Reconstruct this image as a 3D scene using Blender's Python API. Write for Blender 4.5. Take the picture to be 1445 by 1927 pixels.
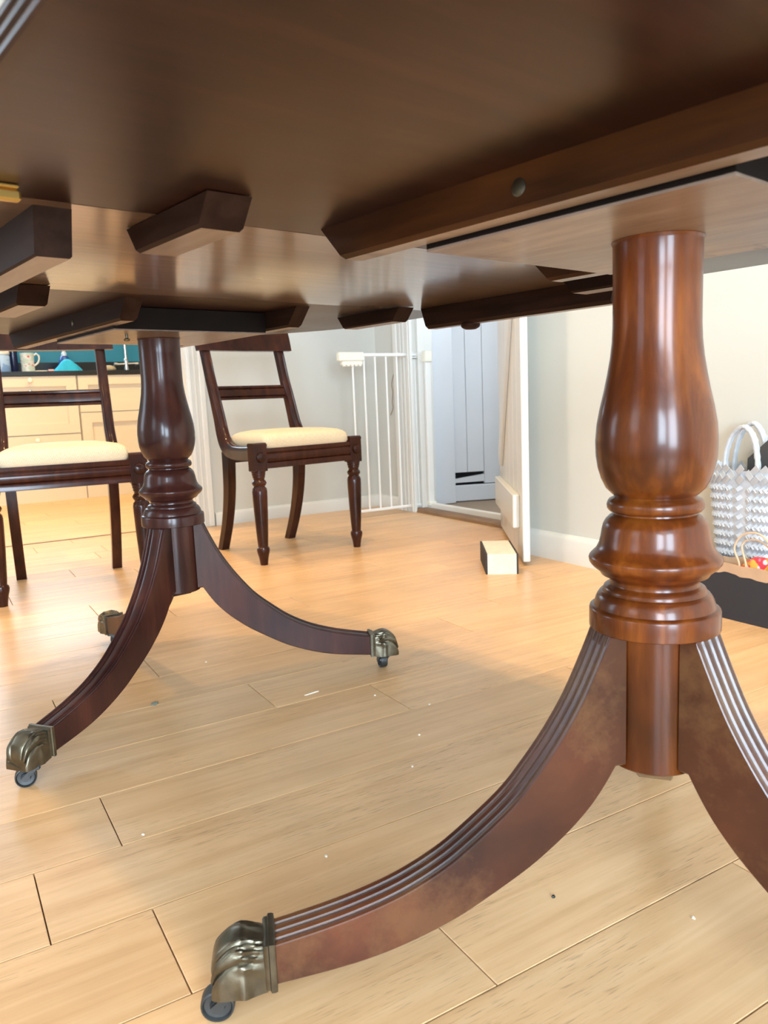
import bpy, bmesh, math, random
from mathutils import Vector, Matrix
random.seed(7)
for o in list(bpy.data.objects): bpy.data.objects.remove(o)
scene = bpy.context.scene
COL = scene.collection
R = math.radians
# ------------------------------------------------------------------ camera
# world: x runs along the floor boards, y across them, z up; metres
cam_d = bpy.data.cameras.new('camera'); cam = bpy.data.objects.new('camera', cam_d); COL.objects.link(cam)
CX = Vector((0.85944851, -0.50962446, -0.04038763)); CU = Vector((0.10778689, 0.10341491, 0.98878074)); CF = Vector((0.49973017, 0.85415939, -0.14381063))
m = Matrix((CX, CU, -CF)).transposed().to_4x4(); m.translation = Vector((0, 0, 0.57)); cam.matrix_world = m
cam_d.sensor_fit = 'HORIZONTAL'; cam_d.sensor_width = 36.0; cam_d.lens = 36.0*1455.96/1445.0
cam_d.clip_start = 0.01; cam_d.clip_end = 60
cam_d.dof.use_dof = True; cam_d.dof.focus_distance = 1.15; cam_d.dof.aperture_fstop = 16
scene.camera = cam
scene.view_settings.view_transform = 'Standard'; scene.view_settings.look = 'None'
scene.view_settings.gamma = 1.0; scene.view_settings.use_curve_mapping = False
scene.view_settings.exposure = 0.72
# ------------------------------------------------------------------ world and daylight
w = bpy.data.worlds.new('world'); scene.world = w; w.use_nodes = True
w.node_tree.nodes['Background'].inputs['Color'].default_value = (0.75, 0.86, 1.0, 1)
w.node_tree.nodes['Background'].inputs['Strength'].default_value = 1.0
DAY = (0.67, 0.83, 1.0)
def daylight(name, loc, direction, sx, sy, power, col=DAY):
    l = bpy.data.lights.new(name, 'AREA'); l.shape = 'RECTANGLE'; l.size = sx; l.size_y = sy; l.energy = power; l.color = col
    o = bpy.data.objects.new(name, l); COL.objects.link(o); o.location = loc
    o.rotation_euler = Vector(direction).to_track_quat('-Z', 'Y').to_euler(); return o
WIN = [(-3.1, -1.7), (0.15, 0.85), (2.4, 3.4)]          # windows in the left wall (y ranges)
daylight('daylight_left_window', (-1.66, -2.4, 1.15), (1, 0, 0), 2.0, 1.36, 215)
daylight('daylight_fill_behind_camera', (-0.75, -3.56, 1.15), (0, 1, 0), 1.16, 2.0, 170)  # added light from an unseen window, brightens floor and chair wall
daylight('daylight_left_window', (-1.66, 0.5, 1.15), (1, 0, 0), 2.0, 0.66, 11)
daylight('daylight_left_window', (-1.66, 2.9, 1.15), (1, 0, 0), 2.0, 0.96, 20)
daylight('daylight_sink_window', (0.5, 6.0, 1.55), (0, -1, 0), 1.3, 0.9, 20)
daylight('daylight_hall_window', (3.16, 2.45, 1.3), (-1, 0.15, 0), 1.2, 0.8, 13, (0.85, 0.93, 1.0))
WARM = (1.0, 0.66, 0.27)
SPOTS = [(0.96, 1.38), (0.96, 2.12), (0.96, 0.0), (-0.5, 1.38), (0.25, 2.95), (0.45, 4.5), (1.3, 4.6), (-0.6, 4.6)]
SPOT_W = 6.0
SPOT_AT = ['the right edge of the dining table', 'the floor between the table and the open plank door', 'the near right end of the table', 'the floor left of the table', 'the left dining chair', 'the kitchen drawer unit', 'the kitchen sink cabinet', 'the left end of the kitchen']
# ------------------------------------------------------------------ helpers
class MB:
    def __init__(s): s.v = []; s.f = []; s.sm = []
    def add(s, vs, fs, smooth=False):
        n = len(s.v); s.v += [tuple(v) for v in vs]
        for f in fs: s.f.append(tuple(i+n for i in f)); s.sm.append(smooth)
        return s
    def box(s, x0, x1, y0, y1, z0, z1, bv=0.0, M=None):
        if bv <= 0:
            vs = [(x, y, z) for z in (z0, z1) for y in (y0, y1) for x in (x0, x1)]
            fs = [(0, 2, 3, 1), (4, 5, 7, 6), (0, 1, 5, 4), (2, 6, 7, 3), (0, 4, 6, 2), (1, 3, 7, 5)]
        else:
            b = bv; vs = []; fs = []
            def ring(z, i): 
                return [(x0+i, y0+b, z), (x0+b, y0+i, z), (x1-b, y0+i, z), (x1-i, y0+b, z), (x1-i, y1-b, z), (x1-b, y1-i, z), (x0+b, y1-i, z), (x0+i, y1-b, z)]
            rs = [[(x0+b, y0+b, z0), (x0+b, y0+b, z0), (x1-b, y0+b, z0), (x1-b, y0+b, z0), (x1-b, y1-b, z0), (x1-b, y1-b, z0), (x0+b, y1-b, z0), (x0+b, y1-b, z0)],
                  ring(z0+b, 0), ring(z1-b, 0),
                  [(x0+b, y0+b, z1), (x0+b, y0+b, z1), (x1-b, y0+b, z1), (x1-b, y0+b, z1), (x1-b, y1-b, z1), (x1-b, y1-b, z1), (x0+b, y1-b, z1), (x0+b, y1-b, z1)]]
            vs = sum(rs, [])
            for k in range(3):
                for i in range(8):
                    j = (i+1) % 8; fs.append((k*8+i, k*8+j, k*8+8+j, k*8+8+i))
            fs.append(tuple(range(7, -1, -1))); fs.append(tuple(range(24, 32)))
        if M is not None: vs = [M @ Vector(v) for v in vs]
        return s.add(vs, fs)
    def hexa(s, c8):          # 4 bottom, 4 top (both counter-clockwise from above)
        return s.add(c8, [(3, 2, 1, 0), (4, 5, 6, 7), (0, 1, 5, 4), (1, 2, 6, 5), (2, 3, 7, 6), (3, 0, 4, 7)])
    def lathe(s, prof, n=32, c=(0, 0, 0), smooth=True, M=None):
        vs = []; fs = []
        for r, z in prof:
            for i in range(n):
                a = 2*math.pi*i/n; vs.append(Vector((c[0]+r*math.cos(a), c[1]+r*math.sin(a), c[2]+z)))
        for k in range(len(prof)-1):
            for i in range(n):
                j = (i+1) % n; fs.append((k*n+i, k*n+j, (k+1)*n+j, (k+1)*n+i))
        if prof[0][0] > 1e-5: fs.append(tuple(range(n-1, -1, -1)))
        if prof[-1][0] > 1e-5: fs.append(tuple(range((len(prof)-1)*n, len(prof)*n)))
        if prof[0][1] > prof[-1][1]: fs = [tuple(reversed(f)) for f in fs]
        if M is not None: vs = [M @ v for v in vs]
        return s.add(vs, fs, smooth)
    def tube(s, pts, r, n=8, smooth=True, closed=False):
        pts = [Vector(p) for p in pts]; N = len(pts); vs = []; fs = []; up = None
        for k, p in enumerate(pts):
            if closed: t = pts[(k+1) % N]-pts[k-1]
            else: t = pts[min(k+1, N-1)]-pts[max(k-1, 0)]
            t.normalize()
            if up is None:
                up = Vector((0, 0, 1)) if abs(t.z) < 0.9 else Vector((1, 0, 0))
            x = up.cross(t).normalized(); y = t.cross(x).normalized(); up = y
            rr = r[k] if isinstance(r, (list, tuple)) else r
            for i in range(n):
                a = 2*math.pi*i/n; vs.append(p+x*rr*math.cos(a)+y*rr*math.sin(a))
        for k in range(N if closed else N-1):
            k2 = (k+1) % N
            for i in range(n):
                j = (i+1) % n; fs.append((k*n+i, k*n+j, k2*n+j, k2*n+i))
        if not closed: fs.append(tuple(range(n-1, -1, -1))); fs.append(tuple(range((N-1)*n, N*n)))
        return s.add(vs, fs, smooth)
    def loft(s, secs, closed=True, caps=True, smooth=True):
        n = len(secs[0]); vs = [v for sec in secs for v in sec]; fs = []
        for k in range(len(secs)-1):
            for i in range(n if closed else n-1):
                j = (i+1) % n; fs.append((k*n+i, k*n+j, (k+1)*n+j, (k+1)*n+i))
        if caps: fs.append(tuple(range(n-1, -1, -1))); fs.append(tuple(range((len(secs)-1)*n, len(secs)*n)))
        return s.add(vs, fs, smooth)
    def mesh(s, name, mat=None, angle=35):
        me = bpy.data.meshes.new(name); me.from_pydata(s.v, [], s.f); 
        bm = bmesh.new(); bm.from_mesh(me); bmesh.ops.remove_doubles(bm, verts=bm.verts, dist=1e-6); bmesh.ops.recalc_face_normals(bm, faces=bm.faces)
        bm.to_mesh(me); bm.free()
        if any(s.sm):
            me.polygons.foreach_set('use_smooth', [True]*len(me.polygons))
            me.set_sharp_from_angle(angle=R(angle))
        if mat: me.materials.append(mat)
        return me
    def build(s, name, mat=None, parent=None, angle=35):
        o = bpy.data.objects.new(name, s.mesh(name, mat, angle)); COL.objects.link(o)
        if parent: o.parent = parent
        return o
def tag(o, label, cat, group=None):
    o['label'] = label; o['category'] = cat
    if group: o['group'] = group
    return o
def struct(o, label=None):
    o['kind'] = 'structure'
    if label: o['label'] = label
    return o
def empty(name, loc=(0, 0, 0), rz=0):
    o = bpy.data.objects.new(name, None); COL.objects.link(o); o.location = loc; o.rotation_euler = (0, 0, rz); o.empty_display_size = 0.05; return o
def copy_tree(o, parent=None):
    c = o.copy(); COL.objects.link(c); c.parent = parent
    for ch in list(o.children): copy_tree(ch, c)
    return c
# ------------------------------------------------------------------ materials
def newmat(name):
    mt = bpy.data.materials.new(name); mt.use_nodes = True; nt = mt.node_tree; return mt, nt, nt.nodes['Principled BSDF']
def plain(name, col, rough=0.5, metal=0.0, coat=0.0, noise=0.0, nscale=20, bump=0.0, spec=0.5):
    mt, nt, b = newmat(name)
    b.inputs['Base Color'].default_value = (*col, 1); b.inputs['Roughness'].default_value = rough; b.inputs['Metallic'].default_value = metal
    b.inputs['Coat Weight'].default_value = coat; b.inputs['Coat Roughness'].default_value = 0.15; b.inputs['Specular IOR Level'].default_value = spec
    if noise or bump:
        tc = nt.nodes.new('ShaderNodeTexCoord'); n = nt.nodes.new('ShaderNodeTexNoise'); n.inputs['Scale'].default_value = nscale; n.inputs['Detail'].default_value = 5
        nt.links.new(tc.outputs['Object'], n.inputs['Vector'])
        if noise:
            mx = nt.nodes.new('ShaderNodeMix'); mx.data_type = 'RGBA'
            mx.inputs['A'].default_value = (*[c*(1-noise) for c in col], 1); mx.inputs['B'].default_value = (*[min(1, c*(1+noise)) for c in col], 1)
            nt.links.new(n.outputs['Fac'], mx.inputs['Factor']); nt.links.new(mx.outputs['Result'], b.inputs['Base Color'])
        if bump:
            bp = nt.nodes.new('ShaderNodeBump'); bp.inputs['Strength'].default_value = bump; bp.inputs['Distance'].default_value = 0.002
            nt.links.new(n.outputs['Fac'], bp.inputs['Height']); nt.links.new(bp.outputs['Normal'], b.inputs['Normal'])
    return mt
def wood(name, dark, mid, light, stretch=(12, 12, 1.2), rough=0.3, coat=0.0, bump=0.05, rot=(0, 0, 0), blotch=0.25, dirt=None, rnd=False, spec=0.5, fleck=0.0, rr=0.08, coat_rough=0.12):
    mt, nt, b = newmat(name); N = nt.nodes.new; L = nt.links.new
    tc = N('ShaderNodeTexCoord'); src = tc.outputs['Object']
    if rnd:
        oi = N('ShaderNodeObjectInfo'); vm = N('ShaderNodeVectorMath'); vm.operation = 'SCALE'; cb = N('ShaderNodeCombineXYZ')
        for k in ('X', 'Y', 'Z'): L(oi.outputs['Random'], cb.inputs[k])
        L(cb.outputs[0], vm.inputs[0]); vm.inputs['Scale'].default_value = 37.0
        va = N('ShaderNodeVectorMath'); va.operation = 'ADD'; L(src, va.inputs[0]); L(vm.outputs[0], va.inputs[1]); src = va.outputs[0]
    mp = N('ShaderNodeMapping'); mp.inputs['Rotation'].default_value = rot; L(src, mp.inputs['Vector'])
    ms = N('ShaderNodeMapping'); ms.inputs['Scale'].default_value = stretch; L(mp.outputs[0], ms.inputs['Vector'])
    n1 = N('ShaderNodeTexNoise'); n1.inputs['Scale'].default_value = 3; n1.inputs['Detail'].default_value = 8; n1.inputs['Roughness'].default_value = 0.62; n1.inputs['Distortion'].default_value = 0.4
    L(ms.outputs[0], n1.inputs['Vector'])
    cr = N('ShaderNodeValToRGB'); e = cr.color_ramp.elements
    e[0].position = 0.30; e[0].color = (*dark, 1); e[1].position = 0.72; e[1].color = (*light, 1); k = e.new(0.5); k.color = (*mid, 1)
    L(n1.outputs['Fac'], cr.inputs['Fac']); colr = cr.outputs['Color']
    n2 = N('ShaderNodeTexNoise'); n2.inputs['Scale'].default_value = 5.5; n2.inputs['Detail'].default_value = 3; L(src, n2.inputs['Vector'])
    mr = N('ShaderNodeMapRange'); mr.inputs['From Min'].default_value = 0.3; mr.inputs['From Max'].default_value = 0.7; mr.inputs['To Min'].default_value = 1-blotch; mr.inputs['To Max'].default_value = 1+blotch
    L(n2.outputs['Fac'], mr.inputs['Value'])
    mm = N('ShaderNodeVectorMath'); mm.operation = 'SCALE'; L(colr, mm.inputs[0]); L(mr.outputs[0], mm.inputs['Scale']); colr = mm.outputs[0]
    if rnd:
        mr2 = N('ShaderNodeMapRange'); mr2.inputs['To Min'].default_value = 0.95; mr2.inputs['To Max'].default_value = 1.05; L(oi.outputs['Random'], mr2.inputs['Value'])
        m2 = N('ShaderNodeVectorMath'); m2.operation = 'SCALE'; L(colr, m2.inputs[0]); L(mr2.outputs[0], m2.inputs['Scale']); colr = m2.outputs[0]
    if fleck:
        mf = N('ShaderNodeMapping'); mf.inputs['Scale'].default_value = (stretch[0]*10, stretch[1]*7, stretch[2]*3.2); L(mp.outputs[0], mf.inputs['Vector'])
        n3 = N('ShaderNodeTexNoise'); n3.inputs['Scale'].default_value = 4; n3.inputs['Detail'].default_value = 4; L(mf.outputs[0], n3.inputs['Vector'])
        n4 = N('ShaderNodeTexNoise'); n4.inputs['Scale'].default_value = 4.2; n4.inputs['Detail'].default_value = 4; 
        mq = N('ShaderNodeMapping'); mq.inputs['Scale'].default_value = (0.8, 2.0, 1); L(mp.outputs[0], mq.inputs['Vector']); L(mq.outputs[0], n4.inputs['Vector'])
        a1 = N('ShaderNodeMapRange'); a1.inputs['From Min'].default_value = 0.56; a1.inputs['From Max'].default_value = 0.70; L(n3.outputs['Fac'], a1.inputs['Value'])
        a2 = N('ShaderNodeMapRange'); a2.inputs['From Min'].default_value = 0.42; a2.inputs['From Max'].default_value = 0.66; L(n4.outputs['Fac'], a2.inputs['Value'])
        mu = N('ShaderNodeMath'); mu.operation = 'MULTIPLY'; L(a1.outputs[0], mu.inputs[0]); L(a2.outputs[0], mu.inputs[1])
        mu2 = N('ShaderNodeMath'); mu2.operation = 'MULTIPLY'; L(mu.outputs[0], mu2.inputs[0]); mu2.inputs[1].default_value = fleck
        mx = N('ShaderNodeMix'); mx.data_type = 'RGBA'; L(mu2.outputs[0], mx.inputs['Factor']); L(colr, mx.inputs['A']); mx.inputs['B'].default_value = (*[c*0.32 for c in dark], 1); colr = mx.outputs['Result']
    if dirt:
        n5 = N('ShaderNodeTexNoise'); n5.inputs['Scale'].default_value = dirt[1]; n5.inputs['Detail'].default_value = 6; n5.inputs['Roughness'].default_value = 0.7
        if len(dirt) > 4:
            md = N('ShaderNodeMapping'); md.inputs['Scale'].default_value = dirt[4]; L(mp.outputs[0], md.inputs['Vector']); L(md.outputs[0], n5.inputs['Vector'])
        else: L(src, n5.inputs['Vector'])
        a3 = N('ShaderNodeMapRange'); a3.inputs['From Min'].default_value = dirt[2]; a3.inputs['From Max'].default_value = dirt[2]+0.12; a3.inputs['To Max'].default_value = dirt[3]; L(n5.outputs['Fac'], a3.inputs['Value'])
        mx = N('ShaderNodeMix'); mx.data_type = 'RGBA'; L(a3.outputs[0], mx.inputs['Factor']); L(colr, mx.inputs['A']); mx.inputs['B'].default_value = (*dirt[0], 1); colr = mx.outputs['Result']
    L(colr, b.inputs['Base Color'])
    rm = N('ShaderNodeMapRange'); rm.inputs['To Min'].default_value = rough-rr; rm.inputs['To Max'].default_value = rough+rr; L(n2.outputs['Fac'], rm.inputs['Value']); L(rm.outputs[0], b.inputs['Roughness'])
    b.inputs['Coat Weight'].default_value = coat; b.inputs['Coat Roughness'].default_value = coat_rough; b.inputs['Specular IOR Level'].default_value = spec
    if bump:
        bp = N('ShaderNodeBump'); bp.inputs['Strength'].default_value = bump; bp.inputs['Distance'].default_value = 0.001; L(n1.outputs['Fac'], bp.inputs['Height']); L(bp.outputs['Normal'], b.inputs['Normal'])
    return mt
M = {}
M['floor'] = wood('laminate_oak', (0.60, 0.35, 0.165), (0.68, 0.42, 0.21), (0.75, 0.49, 0.265), (0.8, 17, 6), 0.33, 0.0, 0.03, rnd=True, blotch=0.08, fleck=0.6, rr=0.05)
M['joint'] = plain('joint_dark', (0.10, 0.055, 0.03), 0.7)
M['col'] = wood('polished_mahogany', (0.034, 0.0065, 0.0015), (0.088, 0.019, 0.0025), (0.21, 0.058, 0.007), (9, 9, 1.0), 0.36, 0.5, 0.04, blotch=0.6, spec=0.12, coat_rough=0.17)
M['leg'] = wood('leg_mahogany', (0.030, 0.0075, 0.0038), (0.052, 0.0135, 0.0055), (0.090, 0.026, 0.009), (2.2, 9, 2.2), 0.36, 0.8, 0.05, blotch=0.5, spec=0.12, coat_rough=0.24, dirt=((0.15, 0.070, 0.025), 9, 0.50, 0.35))
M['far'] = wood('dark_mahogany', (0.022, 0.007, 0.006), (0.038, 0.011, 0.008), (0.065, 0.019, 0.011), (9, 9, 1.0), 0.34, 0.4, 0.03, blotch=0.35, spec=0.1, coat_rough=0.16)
M['chair'] = wood('chair_mahogany', (0.018, 0.005, 0.0035), (0.034, 0.009, 0.005), (0.066, 0.018, 0.008), (9, 9, 2.0), 0.30, 0.45, 0.02, blotch=0.35, spec=0.1)
TA = R(99.6)          # direction of the long axis of the table on the floor plan
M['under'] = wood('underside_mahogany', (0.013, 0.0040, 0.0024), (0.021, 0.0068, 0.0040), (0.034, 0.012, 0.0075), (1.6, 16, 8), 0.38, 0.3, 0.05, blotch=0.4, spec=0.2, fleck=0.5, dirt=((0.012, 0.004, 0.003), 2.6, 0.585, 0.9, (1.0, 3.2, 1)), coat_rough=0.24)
M['leafwood'] = wood('pale_leaf_underside', (0.105, 0.060, 0.038), (0.155, 0.094, 0.061), (0.21, 0.135, 0.09), (1.6, 22, 8), 0.30, 0.9, 0.05, blotch=0.25, fleck=0.6, dirt=((0.035, 0.014, 0.008), 2.0, 0.66, 0.8, (3.0, 0.8, 1)), coat_rough=0.13)
M['block'] = wood('pale_underside_wood', (0.16, 0.115, 0.085), (0.22, 0.165, 0.13), (0.30, 0.235, 0.19), (14, 2, 8), 0.36, 0.1, 0.05, blotch=0.25, dirt=((0.06, 0.03, 0.02), 9, 0.57, 0.75, (0.6, 2.2, 1)))
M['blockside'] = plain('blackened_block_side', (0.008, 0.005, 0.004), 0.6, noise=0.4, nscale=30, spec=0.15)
M['bearer'] = wood('bearer_mahogany', (0.026, 0.0075, 0.0018), (0.048, 0.0150, 0.003), (0.075, 0.025, 0.005), (14, 1.5, 14), 0.42, 0.15, 0.06, blotch=0.3, spec=0.2)
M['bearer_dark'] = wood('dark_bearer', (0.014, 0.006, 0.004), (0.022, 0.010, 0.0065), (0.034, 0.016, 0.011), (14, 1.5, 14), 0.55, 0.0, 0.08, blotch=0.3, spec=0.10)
M['brass'] = plain('tarnished_brass', (0.14, 0.122, 0.085), 0.34, 0.92, noise=0.65, nscale=55, bump=0.3)
M['wheel'] = plain('castor_grey_metal', (0.065, 0.070, 0.072), 0.42, 0.7, noise=0.3, nscale=60)
M['gold'] = plain('bright_brass', (0.62, 0.42, 0.13), 0.3, 0.9)
M['wall'] = plain('painted_wall', (0.575, 0.57, 0.515), 0.6, noise=0.02, nscale=3, bump=0.04)
M['ceil'] = plain('ceiling_white', (0.82, 0.81, 0.78), 0.8)
M['gloss'] = plain('gloss_white_paint', (0.70, 0.69, 0.64), 0.28, noise=0.025, nscale=9)
M['cool'] = plain('pale_grey_paint', (0.71, 0.735, 0.765), 0.4, noise=0.03, nscale=6)
M['gate'] = plain('white_enamel', (0.78, 0.78, 0.74), 0.3)
M['plastic'] = plain('aged_white_plastic', (0.80, 0.78, 0.66), 0.4)
M['steel'] = plain('brushed_steel', (0.62, 0.62, 0.60), 0.25, 1.0)
M['carpet'] = plain('hall_carpet', (0.34, 0.26, 0.19), 0.95, noise=0.25, nscale=180, bump=0.6)
M['thresh'] = wood('threshold_oak', (0.12, 0.06, 0.025), (0.20, 0.11, 0.05), (0.27, 0.16, 0.08), (8, 1.2, 8), 0.5)
M['black'] = plain('black_latch_and_gap_shade', (0.004, 0.004, 0.005), 0.9)
M['cream'] = plain('cream_cabinet_paint', (0.70, 0.60, 0.42), 0.45, noise=0.02, nscale=5)
M['knob'] = plain('cream_porcelain', (0.80, 0.74, 0.60), 0.2)
M['worktop'] = plain('black_worktop', (0.012, 0.013, 0.012), 0.22)
M['teal'] = plain('teal_wall_paint', (0.030, 0.26, 0.32), 0.5, noise=0.05, nscale=4)
M['seat'] = None
M['stop_w'] = plain('chipped_plaster', (0.72, 0.66, 0.54), 0.75, noise=0.18, nscale=35, bump=0.5)
M['stop_d'] = plain('tarry_side', (0.035, 0.028, 0.026), 0.8, noise=0.5, nscale=90, bump=0.8)
M['bagblack'] = plain('matt_black_card', (0.018, 0.019, 0.024), 0.6, noise=0.15, nscale=12)
M['kraft'] = plain('kraft_paper', (0.50, 0.32, 0.19), 0.75, noise=0.12, nscale=25, bump=0.2)
M['cord'] = plain('twisted_paper_cord', (0.60, 0.42, 0.27), 0.7)
M['silver'] = plain('silver_woven_strip', (0.50, 0.53, 0.56), 0.40, 0.15, noise=0.16, nscale=60, bump=0.1)
M['grey'] = plain('dark_grey_card', (0.055, 0.052, 0.050), 0.6)
def fabric_seat():
    mt, nt, b = newmat('cream_zigzag_damask'); N = nt.nodes.new; L = nt.links.new
    tc = N('ShaderNodeTexCoord'); sp = N('ShaderNodeSeparateXYZ'); L(tc.outputs['Object'], sp.inputs[0])
    tri = N('ShaderNodeMath'); tri.operation = 'PINGPONG'; tri.inputs[1].default_value = 0.012; L(sp.outputs['X'], tri.inputs[0])
    a = N('ShaderNodeMath'); a.operation = 'MULTIPLY_ADD'; a.inputs[1].default_value = 2.2; L(tri.outputs[0], a.inputs[0])
    yz = N('ShaderNodeMath'); yz.operation = 'SUBTRACT'; L(sp.outputs['Z'], yz.inputs[0]); L(sp.outputs['Y'], yz.inputs[1]); L(yz.outputs[0], a.inputs[2])
    pp = N('ShaderNodeMath'); pp.operation = 'PINGPONG'; pp.inputs[1].default_value = 0.006; L(a.outputs[0], pp.inputs[0])
    mr = N('ShaderNodeMapRange'); mr.inputs['From Min'].default_value = 0.001; mr.inputs['From Max'].default_value = 0.004; L(pp.outputs[0], mr.inputs['Value'])
    nz = N('ShaderNodeTexNoise'); nz.inputs['Scale'].default_value = 90; L(tc.outputs['Object'], nz.inputs['Vector'])
    mu = N('ShaderNodeMath'); mu.operation = 'MULTIPLY'; L(mr.outputs[0], mu.inputs[0]); L(nz.outputs['Fac'], mu.inputs[1])
    mx = N('ShaderNodeMix'); mx.data_type = 'RGBA'; mx.inputs['A'].default_value = (0.54, 0.43, 0.28, 1); mx.inputs['B'].default_value = (0.74, 0.64, 0.46, 1)
    ad = N('ShaderNodeMath'); ad.operation = 'MULTIPLY_ADD'; ad.inputs[1].default_value = 1.3; ad.inputs[2].default_value = 0.35; ad.use_clamp = True; L(mu.outputs[0], ad.inputs[0])
    L(ad.outputs[0], mx.inputs['Factor']); L(mx.outputs['Result'], b.inputs['Base Color']); b.inputs['Roughness'].default_value = 0.75
    return mt
M['seat'] = fabric_seat()
def floral(name, base, spots, scale):
    mt, nt, b = newmat(name); N = nt.nodes.new; L = nt.links.new
    tc = N('ShaderNodeTexCoord'); v = N('ShaderNodeTexVoronoi'); v.inputs['Scale'].default_value = scale; L(tc.outputs['Object'], v.inputs['Vector'])
    cr = N('ShaderNodeValToRGB'); cr.color_ramp.interpolation = 'CONSTANT'; e = cr.color_ramp.elements
    e[0].position = 0; e[0].color = (*spots[0], 1); e[1].position = 0.28; e[1].color = (*spots[1], 1); k = e.new(0.36); k.color = (*base, 1)
    L(v.outputs['Distance'], cr.inputs['Fac'])
    n = N('ShaderNodeTexNoise'); n.inputs['Scale'].default_value = scale*0.6; L(tc.outputs['Object'], n.inputs['Vector'])
    mr = N('ShaderNodeMapRange'); mr.inputs['From Min'].default_value = 0.5; mr.inputs['From Max'].default_value = 0.53; L(n.outputs['Fac'], mr.inputs['Value'])
    mx = N('ShaderNodeMix'); mx.data_type = 'RGBA'; L(mr.outputs[0], mx.inputs['Factor']); L(cr.outputs['Color'], mx.inputs['A']); mx.inputs['B'].default_value = (*spots[2], 1)
    L(mx.outputs['Result'], b.inputs['Base Color']); b.inputs['Roughness'].default_value = 0.6
    return mt
# ------------------------------------------------------------------ the room
XR, XD, YW, ZC = 1.832, 2.10, 3.612, 2.40     # right wall, doorway plane, wall behind the chair, ceiling
XL, YB, YK, XH = -1.60, -3.50, 5.95, 3.20     # left wall, wall behind the camera, kitchen wall, hall end wall
floor = MB().box(XL, 2.25, YB, YK, -0.05, -0.006).build('floor', M['joint']); struct(floor, 'pale oak laminate floor laid in staggered boards')
edges = [0.387, 0.541, 0.697, 0.852, 1.006, 1.160, 1.320, 1.473, 1.629, 1.783, 1.943, 2.088, 2.235, 2.385, 2.542, 2.687, 2.838, 2.989]
while edges[-1] < 5.43: edges.append(edges[-1]+0.151)
while edges[0] > -1.2: edges.insert(0, edges[0]-0.154)
joints = {0.387: 0.783, 0.541: 0.423, 0.697: 0.167, 0.852: 0.0585, 1.006: 0.1665, 1.160: 0.72, 1.320: 0.519, 1.473: 0.1635, 1.629: 0.378, 1.783: 0.70, 1.943: 0.883, 2.088: 0.546, 2.235: 0.3665, 2.385: 0.80, 2.542: 0.174, 2.687: 0.6, 2.838: 0.4015}
BL = 0.937; cache = {}
def plank(x0, x1, y0, y1):
    k = (round(x1-x0, 3), round(y1-y0, 3))
    if k not in cache:
        g, h = 0.0008, 0.0005; lx, ly = k
        mb = MB(); mb.add([(g, g, -.006), (lx-g, g, -.006), (lx-g, ly-g, -.006), (g, ly-g, -.006), (g, g, -h), (lx-g, g, -h), (lx-g, ly-g, -h), (g, ly-g, -h),
                  (g+h, g+h, 0), (lx-g-h, g+h, 0), (lx-g-h, ly-g-h, 0), (g+h, ly-g-h, 0)],
                 [(3, 2, 1, 0), (0, 1, 5, 4), (1, 2, 6, 5), (2, 3, 7, 6), (3, 0, 4, 7), (4, 5, 9, 8), (5, 6, 10, 9), (6, 7, 11, 10), (7, 4, 8, 11), (8, 9, 10, 11)])
        cache[k] = mb.mesh('plank', M['floor'])
    o = bpy.data.objects.new('plank', cache[k]); COL.objects.link(o); o.parent = floor; o.location = (x0, y0, 0)
for y0, y1 in zip(edges[:-1], edges[1:]):
    j = joints.get(round(y0, 3), random.random()*BL)
    lim = XD if (y0 > 2.1 and y0 < 3.6) else (XR if y0 < 2.1 else 2.25)
    x = j-BL*math.ceil((j-(-0.9))/BL)
    while x < lim-0.02:
        a, b_ = max(x, -0.9), min(x+BL, lim)
        if b_-a > 0.03: plank(a, b_, y0, y1)
        x += BL
def wall(name, *boxes, mat='wall', label=None, parent=None):
    mb = MB()
    for bx in boxes: mb.box(*bx)
    o = mb.build(name, M[mat], parent)
    if parent is None: struct(o, label)
    return o
wall('wall_right', (XR, XD, YB, 2.15, 0, ZC), label='off-white wall on the right')
wall('wall_doorway', (XD, 2.22, 2.15, 2.575, 0, ZC), (XD, 2.22, 3.30, YW, 0, ZC), (XD, 2.22, 2.575, 3.30, 2.02, ZC), label='wall around the doorway to the hall')
wall('wall_back', (1.10, 2.22, YW, YW+0.12, 0, ZC), (XL, 1.10, YW, YW+0.12, 2.15, ZC), label='pale wall behind the dining chair')
wall('wall_kitchen', (XL, 0.05-0.2, YK, YK+0.1, 0, ZC), (1.15, 2.25, YK, YK+0.1, 0, ZC), (-0.15, 1.15, YK, YK+0.1, 0, 1.1), (-0.15, 1.15, YK, YK+0.1, 2.0, ZC), mat='teal', label='teal painted kitchen wall')
wall('wall_kitchen_side', (2.22, 2.34, YW+0.12, YK+0.1, 0, ZC), label='kitchen side wall')
mbw = []
ys = [YB]+[y for p in WIN for y in p]+[YK]
for i in range(0, len(ys), 2): mbw.append((XL-0.15, XL, ys[i], ys[i+1], 0, ZC))
for a, b_ in WIN: mbw += [(XL-0.15, XL, a, b_, 0, 0.12), (XL-0.15, XL, a, b_, 2.18, ZC)]
wall('wall_left', *mbw, label='wall with tall windows on the left')
wall('wall_front', (XL, -1.35, YB-0.1, YB, 0, ZC), (-0.15, XD, YB-0.1, YB, 0, ZC), (-1.35, -0.15, YB-0.1, YB, 0, 0.12), (-1.35, -0.15, YB-0.1, YB, 2.18, ZC), label='wall behind the camera')
wall('ceiling', (XL-0.15, XH+0.1, YB-0.1, YK+0.1, ZC, ZC+0.1), mat='ceil', label='white ceiling')
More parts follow.
